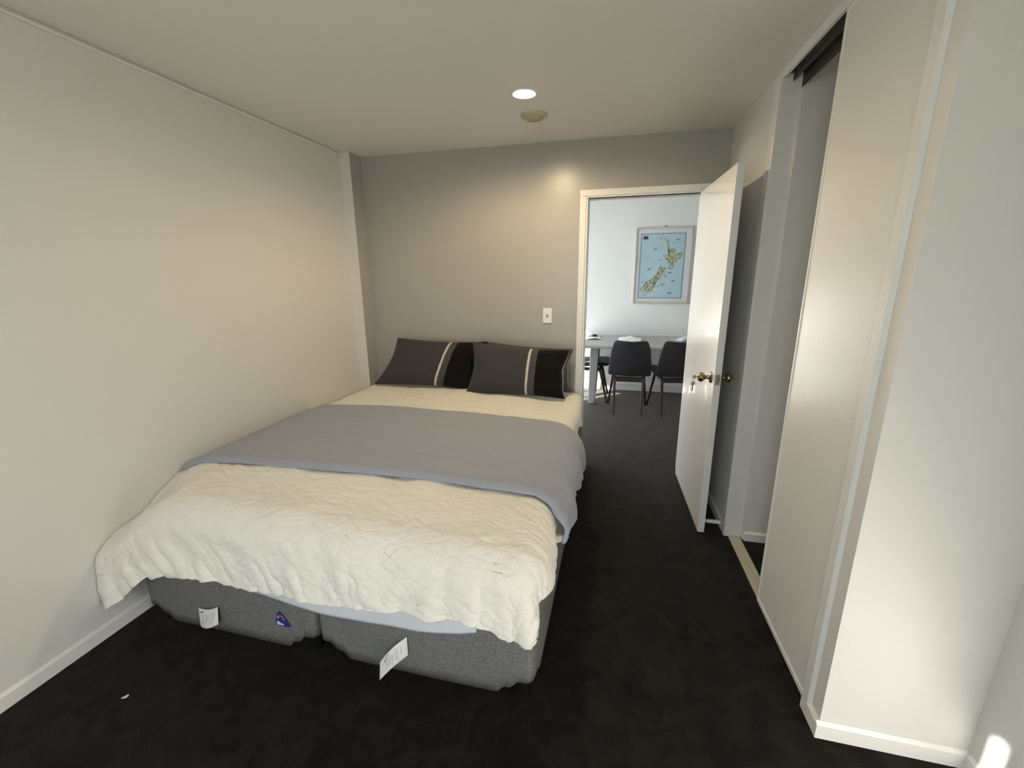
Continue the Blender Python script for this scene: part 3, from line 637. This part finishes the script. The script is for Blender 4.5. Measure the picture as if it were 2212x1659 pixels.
# ================================================================== DINING ROOM
tb_ = thing('dining_table', 'long grey dining table against the white dining room wall', 'dining table', (2.4, 1.90, 0)); TL = Vector(tb_.location)
toparent(MB().box(1.50, 3.35, 1.44, 2.36, .708, .740).build('table_top', M['table'], tb_, bevel=.006, seg=3), TL)
for lx in (1.80, 3.08):
    for ly, s_ in ((1.76, 1), (2.10, -1)):
        toparent(MB().bar((lx, ly, .708), (lx-.02*(1 if lx < 2 else -1), ly, 0), (.105, .08), (.078, .07)).build('leg', M['table'], tb_, bevel=.012, seg=3), TL)
    toparent(MB().box(lx-.03, lx+.03, 1.795, 2.065, .64, .70).build('cross_beam', M['table'], tb_), TL)
def make_chair():
    r = thing('dining_chair', 'x', 'chair')
    # upholstered shell: v runs from the seat front over the crease to the top of the back
    prof = [(.235, .452), (.225, .470), (.10, .474), (-.05, .462), (-.145, .455), (-.190, .470), (-.213, .52), (-.228, .62), (-.240, .72), (-.247, .795), (-.246, .812)]
    wid = [.200, .215, .225, .225, .222, .218, .214, .206, .190, .172, .145]
    vs = []; nU = 13
    for (py, pz), w_ in zip(prof, wid):
        for i in range(nU):
            a = -1+2*i/(nU-1); back = 1 if pz > .5 else 0
            vs.append((a*w_, py+(.035*a*a if pz > .46 and py < -.15 else 0), pz+(.020*a*a*(1 if py > -.16 else 0))-(.020*abs(a)**6 if py < -.23 and pz > .78 else 0)))
    fs = [(k*nU+i, k*nU+i+1, (k+1)*nU+i+1, (k+1)*nU+i) for k in range(len(prof)-1) for i in range(nU-1)]
    o = link('seat_shell', vs, fs, M['chair_fab'], r, smooth=True)
    md = o.modifiers.new('thick', 'SOLIDIFY'); md.thickness = .045; md.offset = 1.0; md = o.modifiers.new('sub', 'SUBSURF'); md.levels = 2; md.render_levels = 2
    for sx in (-1, 1):
        MB().bar((sx*.150, -.150, .405), (sx*.145, -.220, 0), (.030, .040), (.020, .020)).build('leg', M['chair_wood'], r, bevel=.004, seg=2)
        MB().bar((sx*.165, .120, .405), (sx*.212, .215, 0), (.030, .042), (.020, .020)).build('leg', M['chair_wood'], r, bevel=.004, seg=2)
    q = MB().box(-.150, .150, -.172, -.138, .360, .412).box(-.165, -.135, -.150, .14, .375, .412).box(.135, .165, -.150, .14, .375, .412).box(-.16, .16, .105, .14, .370, .412)
    q.build('seat_frame', M['chair_wood'], r, bevel=.003, seg=1)
    return r
def dup(r, label):
    c = r.copy(); C.objects.link(c); c['label'] = label
    for ch in list(r.children):
        d_ = ch.copy(); C.objects.link(d_); d_.parent = c
    return c
ch = make_chair(); ch['label'] = 'charcoal dining chair fully visible through the doorway, back to the room'; ch['group'] = 'charcoal chairs around the dining table'
ch.location = (2.188, 1.590, 0)
c2 = dup(ch, 'charcoal dining chair at the table partly hidden by the open door'); c2.location = (2.655, 1.636, 0); c2.rotation_euler = (0, 0, math.radians(8))
c3 = dup(ch, 'charcoal dining chair in sunlight behind the left table leg'); c3.location = (1.745, 2.01, 0); c3.rotation_euler = (0, 0, math.radians(-90))

# crumpled white things on the table
def crumple(name, cx, cy, sx, sy, h, mt, label, cat, seed, rz=0, flat=False):
    n = 26; U, V = np.meshgrid(np.linspace(-1, 1, n), np.linspace(-1, 1, n), indexing='ij')
    r_ = np.sqrt(U**2*.6+V**2*.6); Z = h*np.clip(1-r_**2.2, 0, 1)*(.6+.5*vnoise(U, V, 1.6, 1.6, seed))+.006*np.abs(vnoise(U, V, 4, 5, seed+1))+.001
    X = U*sx*(1+.12*vnoise(U, V, 1, 1.5, seed+2)); Y = V*sy*(1+.12*vnoise(U, V, 1.3, 1, seed+3))
    P = np.stack([X, Y, np.maximum(Z, .001)], -1); o = gridmesh(name, P, mt); md = o.modifiers.new('thick', 'SOLIDIFY'); md.thickness = .0015; md.offset = 1
    o.location = (cx, cy, .7405); o.rotation_euler = (0, 0, rz); tag(o, label, cat); return o
c_ = crumple('crumpled_cloth', 1.765, 1.98, .115, .085, .030, M['paper'], 'crumpled white cloth with dark patches at the left end of the table', 'cloth', 71, .2)
q = MB().lathe((.015, .0, .026), (0, 0, 1), [(0, .0), (0, .030), (.010, .034), (.022, .026), (.028, 0)], 16); q.build('dark_patch', M['inkd'], c_, smooth=True)
q = MB().lathe((.095, .01, .004), (0, 0, 1), [(0, .0), (0, .018), (.010, .018), (.015, 0)], 12); q.build('dark_patch', M['inkd'], c_, smooth=True)
c_ = crumple('paper_bag', 2.195, 1.93, .125, .15, .050, M['paper'], 'folded white bag on the table above the left chair back', 'bag', 81, 0)
q = MB().tube((.117, .05, .010), (.120, -.06, .022), .0035, n=8); q.build('red_edge', M['red'], c_, smooth=True)
mk = thing('face_mask', 'pale face mask with ear loops on the table beside the open door', 'face mask', (2.80, 1.98, .7405), .5)
n = 20; U, V = np.meshgrid(np.linspace(-1, 1, n), np.linspace(-1, 1, n), indexing='ij')
P = np.stack([U*.085, V*.05, .040*(1-U**2)*(1-.3*V**2)+.004+.003*np.sin(V*14)+.03*(U > 0)*U], -1); o = gridmesh('mask_panel', P, M['mask'], mk); md = o.modifiers.new('t', 'SOLIDIFY'); md.thickness = .0015; md.offset = 1
for s_ in (-1, 1):
    q = MB(); pts = [Vector((s_*.085, .04*math.cos(a), .006 if s_ < 0 else .03))+Vector((s_*.055*math.sin(a), 0, .014*math.sin(a))) for a in np.linspace(0, PI, 12)]
    for a, b_ in zip(pts[:-1], pts[1:]): q.tube(a, b_, .002, n=6)
    q.build('ear_loop', M['paper'], mk, smooth=True)

# ---------------------------------------------------------------- framed map
pic = thing('framed_map', 'framed blue country map with pale wood frame on the dining room wall', 'picture', (2.5305, YD, 1.58))
PL = Vector(pic.location); x0, x1, z0, z1, t = 2.205, 2.856, 1.130, 2.028, .018
q = MB().box(x0, x0+t, YD-.024, YD, z0, z1).box(x1-t, x1, YD-.024, YD, z0, z1).box(x0+t, x1-t, YD-.024, YD, z0, z0+t).box(x0+t, x1-t, YD-.024, YD, z1-t, z1)
toparent(q.build('picture_frame', M['frame'], pic, bevel=.002, seg=1), PL)
toparent(MB().box(x0+t, x1-t, YD-.008, YD-.001, z0+t, z1-t).build('mount', M['mat'], pic), PL)
mx0, mx1, mz0, mz1 = 2.264, 2.781, 1.194, 1.960; YM = YD-.0085
pr_ = toparent(MB().box(mx0, mx1, YM-.0005, YM, mz0, mz1).build('map_border', M['seaedge'], pic), PL)
toparent(MB().box(mx0+.012, mx1-.012, YM-.0009, YM-.0005, mz0+.012, mz1-.012).build('map_print', M['sea'], pic), PL)
def mp_(px, py):       # outline points noted as fractions of the print
    tl, tr_, bl, br = (265, 340), (1010, 318), (198, 1395), (915, 1390)
    v = (py-332)/1060.0
    for _ in range(4):
        xl_ = tl[0]+(bl[0]-tl[0])*v; xr_ = tr_[0]+(br[0]-tr_[0])*v; u = (px-xl_)/(xr_-xl_); yt = tl[1]+(tr_[1]-tl[1])*u; yb = bl[1]+(br[1]-bl[1])*u; v = (py-yt)/(yb-yt)
    return mx0+(mx1-mx0)*u, mz1-(mz1-mz0)*v
def island(name, pts, mt=M['island']):
    P2 = [mp_(*p) for p in pts]; bm = bmesh.new(); vs = [bm.verts.new((a, YM-.0013, b_)) for a, b_ in P2]; f = bm.faces.new(vs); bmesh.ops.triangulate(bm, faces=[f])
    me = bpy.data.meshes.new(name); bm.to_mesh(me); bm.free(); me.materials.append(mt); o = bpy.data.objects.new(name, me); C.objects.link(o); o.parent = pic; toparent(o, PL)
island('map_island', [(625, 345), (640, 385), (660, 420), (700, 420), (730, 450), (725, 480), (735, 530), (745, 560), (800, 570), (830, 600), (835, 640), (870, 655), (900, 650), (945, 625), (930, 680), (925, 700), (905, 725), (880, 745), (850, 745), (850, 790), (830, 800), (800, 850), (775, 890), (755, 915), (720, 905), (700, 890), (735, 860), (745, 820), (700, 800), (690, 760), (660, 740), (665, 705), (680, 670), (715, 660), (735, 620), (720, 590), (700, 565), (710, 530), (700, 490), (665, 450), (645, 410), (622, 360)])
island('map_island', [(580, 855), (620, 880), (675, 885), (680, 905), (650, 940), (650, 985), (610, 1010), (590, 1060), (540, 1080), (510, 1130), (485, 1150), (490, 1200), (460, 1225), (440, 1265), (400, 1280), (370, 1300), (320, 1300), (290, 1275), (260, 1280), (235, 1235), (260, 1200), (310, 1170), (340, 1115), (400, 1090), (440, 1065), (470, 1035), (490, 1010), (520, 980), (530, 940), (560, 900), (570, 870)])
island('map_island', [(300, 1320), (345, 1335), (330, 1360), (305, 1350)])
for cx, cy, a, s_ in ((595, 415, -.3, 24), (870, 430, .1, 34), (800, 490, .8, 18), (505, 590, .1, 36), (570, 765, .1, 24), (400, 915, .5, 40), (660, 1025, -.8, 30), (280, 1130, .7, 28), (785, 1105, 0, 40), (535, 1190, .2, 20), (475, 1285, -1, 18), (725, 1305, .1, 44), (730, 965, .1, 40), (640, 695, 0, 18), (905, 650, .6, 30)):
    c0, s0 = math.cos(a), math.sin(a); pts = [(-1, .1), (-.5, -.28), (.1, -.34), (.7, -.12), (1, .22), (.6, .12), (0, .06), (-.5, .12)]
    q = MB().prism([Vector((mp_(cx+s_*(c0*u+s0*v), cy+s_*(-s0*u+c0*v))[0], YM-.0012, mp_(cx+s_*(c0*u+s0*v), cy+s_*(-s0*u+c0*v))[1])) for u, v in pts], (0, 0, 0), (0, -.0003, 0))
    toparent(q.build('map_animal', M['mark'], pic), PL)
q = MB(); q.prism([Vector((mp_(a, b_)[0], YM-.0012, mp_(a, b_)[1])) for a, b_ in ((565, 1165), (600, 1148), (655, 1160), (640, 1172), (600, 1175))], (0, 0, 0), (0, -.0003, 0)); toparent(q.build('map_fish', M['markred'], pic), PL)
fl = MB(); fl.prism([Vector((mp_(a, b_)[0], YM-.0012, mp_(a, b_)[1])) for a, b_ in ((303, 380), (385, 378), (383, 430), (301, 432))], (0, 0, 0), (0, -.0003, 0)); fo = toparent(fl.build('map_flag', mat('flag_navy', (.03, .035, .13), .6), pic), PL)
q = MB()
for a, b_, c0, d0 in ((303, 398, 342, 404), (318, 380, 325, 424), (356, 392, 364, 400), (368, 408, 376, 416), (352, 414, 360, 422)):
    q.prism([Vector((mp_(*p)[0], YM-.0016, mp_(*p)[1])) for p in ((a, b_), (c0, b_), (c0, d0), (a, d0))], (0, 0, 0), (0, -.0003, 0))
toparent(q.build('flag_red', M['red'], fo), PL)
toparent(MB().box(x0+t, x1-t, YD-.019, YD-.017, z0+t, z1-t).build('glazing', M['glass'], pic), PL)
q = MB().lathe((2.535, YD-.008, z1+.010), (0, 1, 0), [(-.008, 0), (-.008, .006), (.0, .006)], 12).lathe((2.548, YD-.008, z1+.010), (0, 1, 0), [(-.008, 0), (-.008, .006), (.0, .006)], 12).box(2.525, 2.558, YD-.006, YD, z1-.004, z1+.014)
toparent(q.build('hanger', M['brass'], pic), PL)

# lint flake on the carpet
q = MB().prism([Vector((.36, -2.376, 0))+Vector(p) for p in ((-.013, -.006, .002), (-.003, -.006, .002), (.006, 0, .002), (.008, .008, .004), (.003, .011, .006), (-.004, .004, .004))], (0, 0, 0), (0, 0, .003))
o = q.build('lint_flake', M['fluff'], bevel=.001, seg=1); origin(o, (.36, -2.376, 0)); tag(o, 'tiny pale lint flake on the dark carpet near the left wall', 'lint')
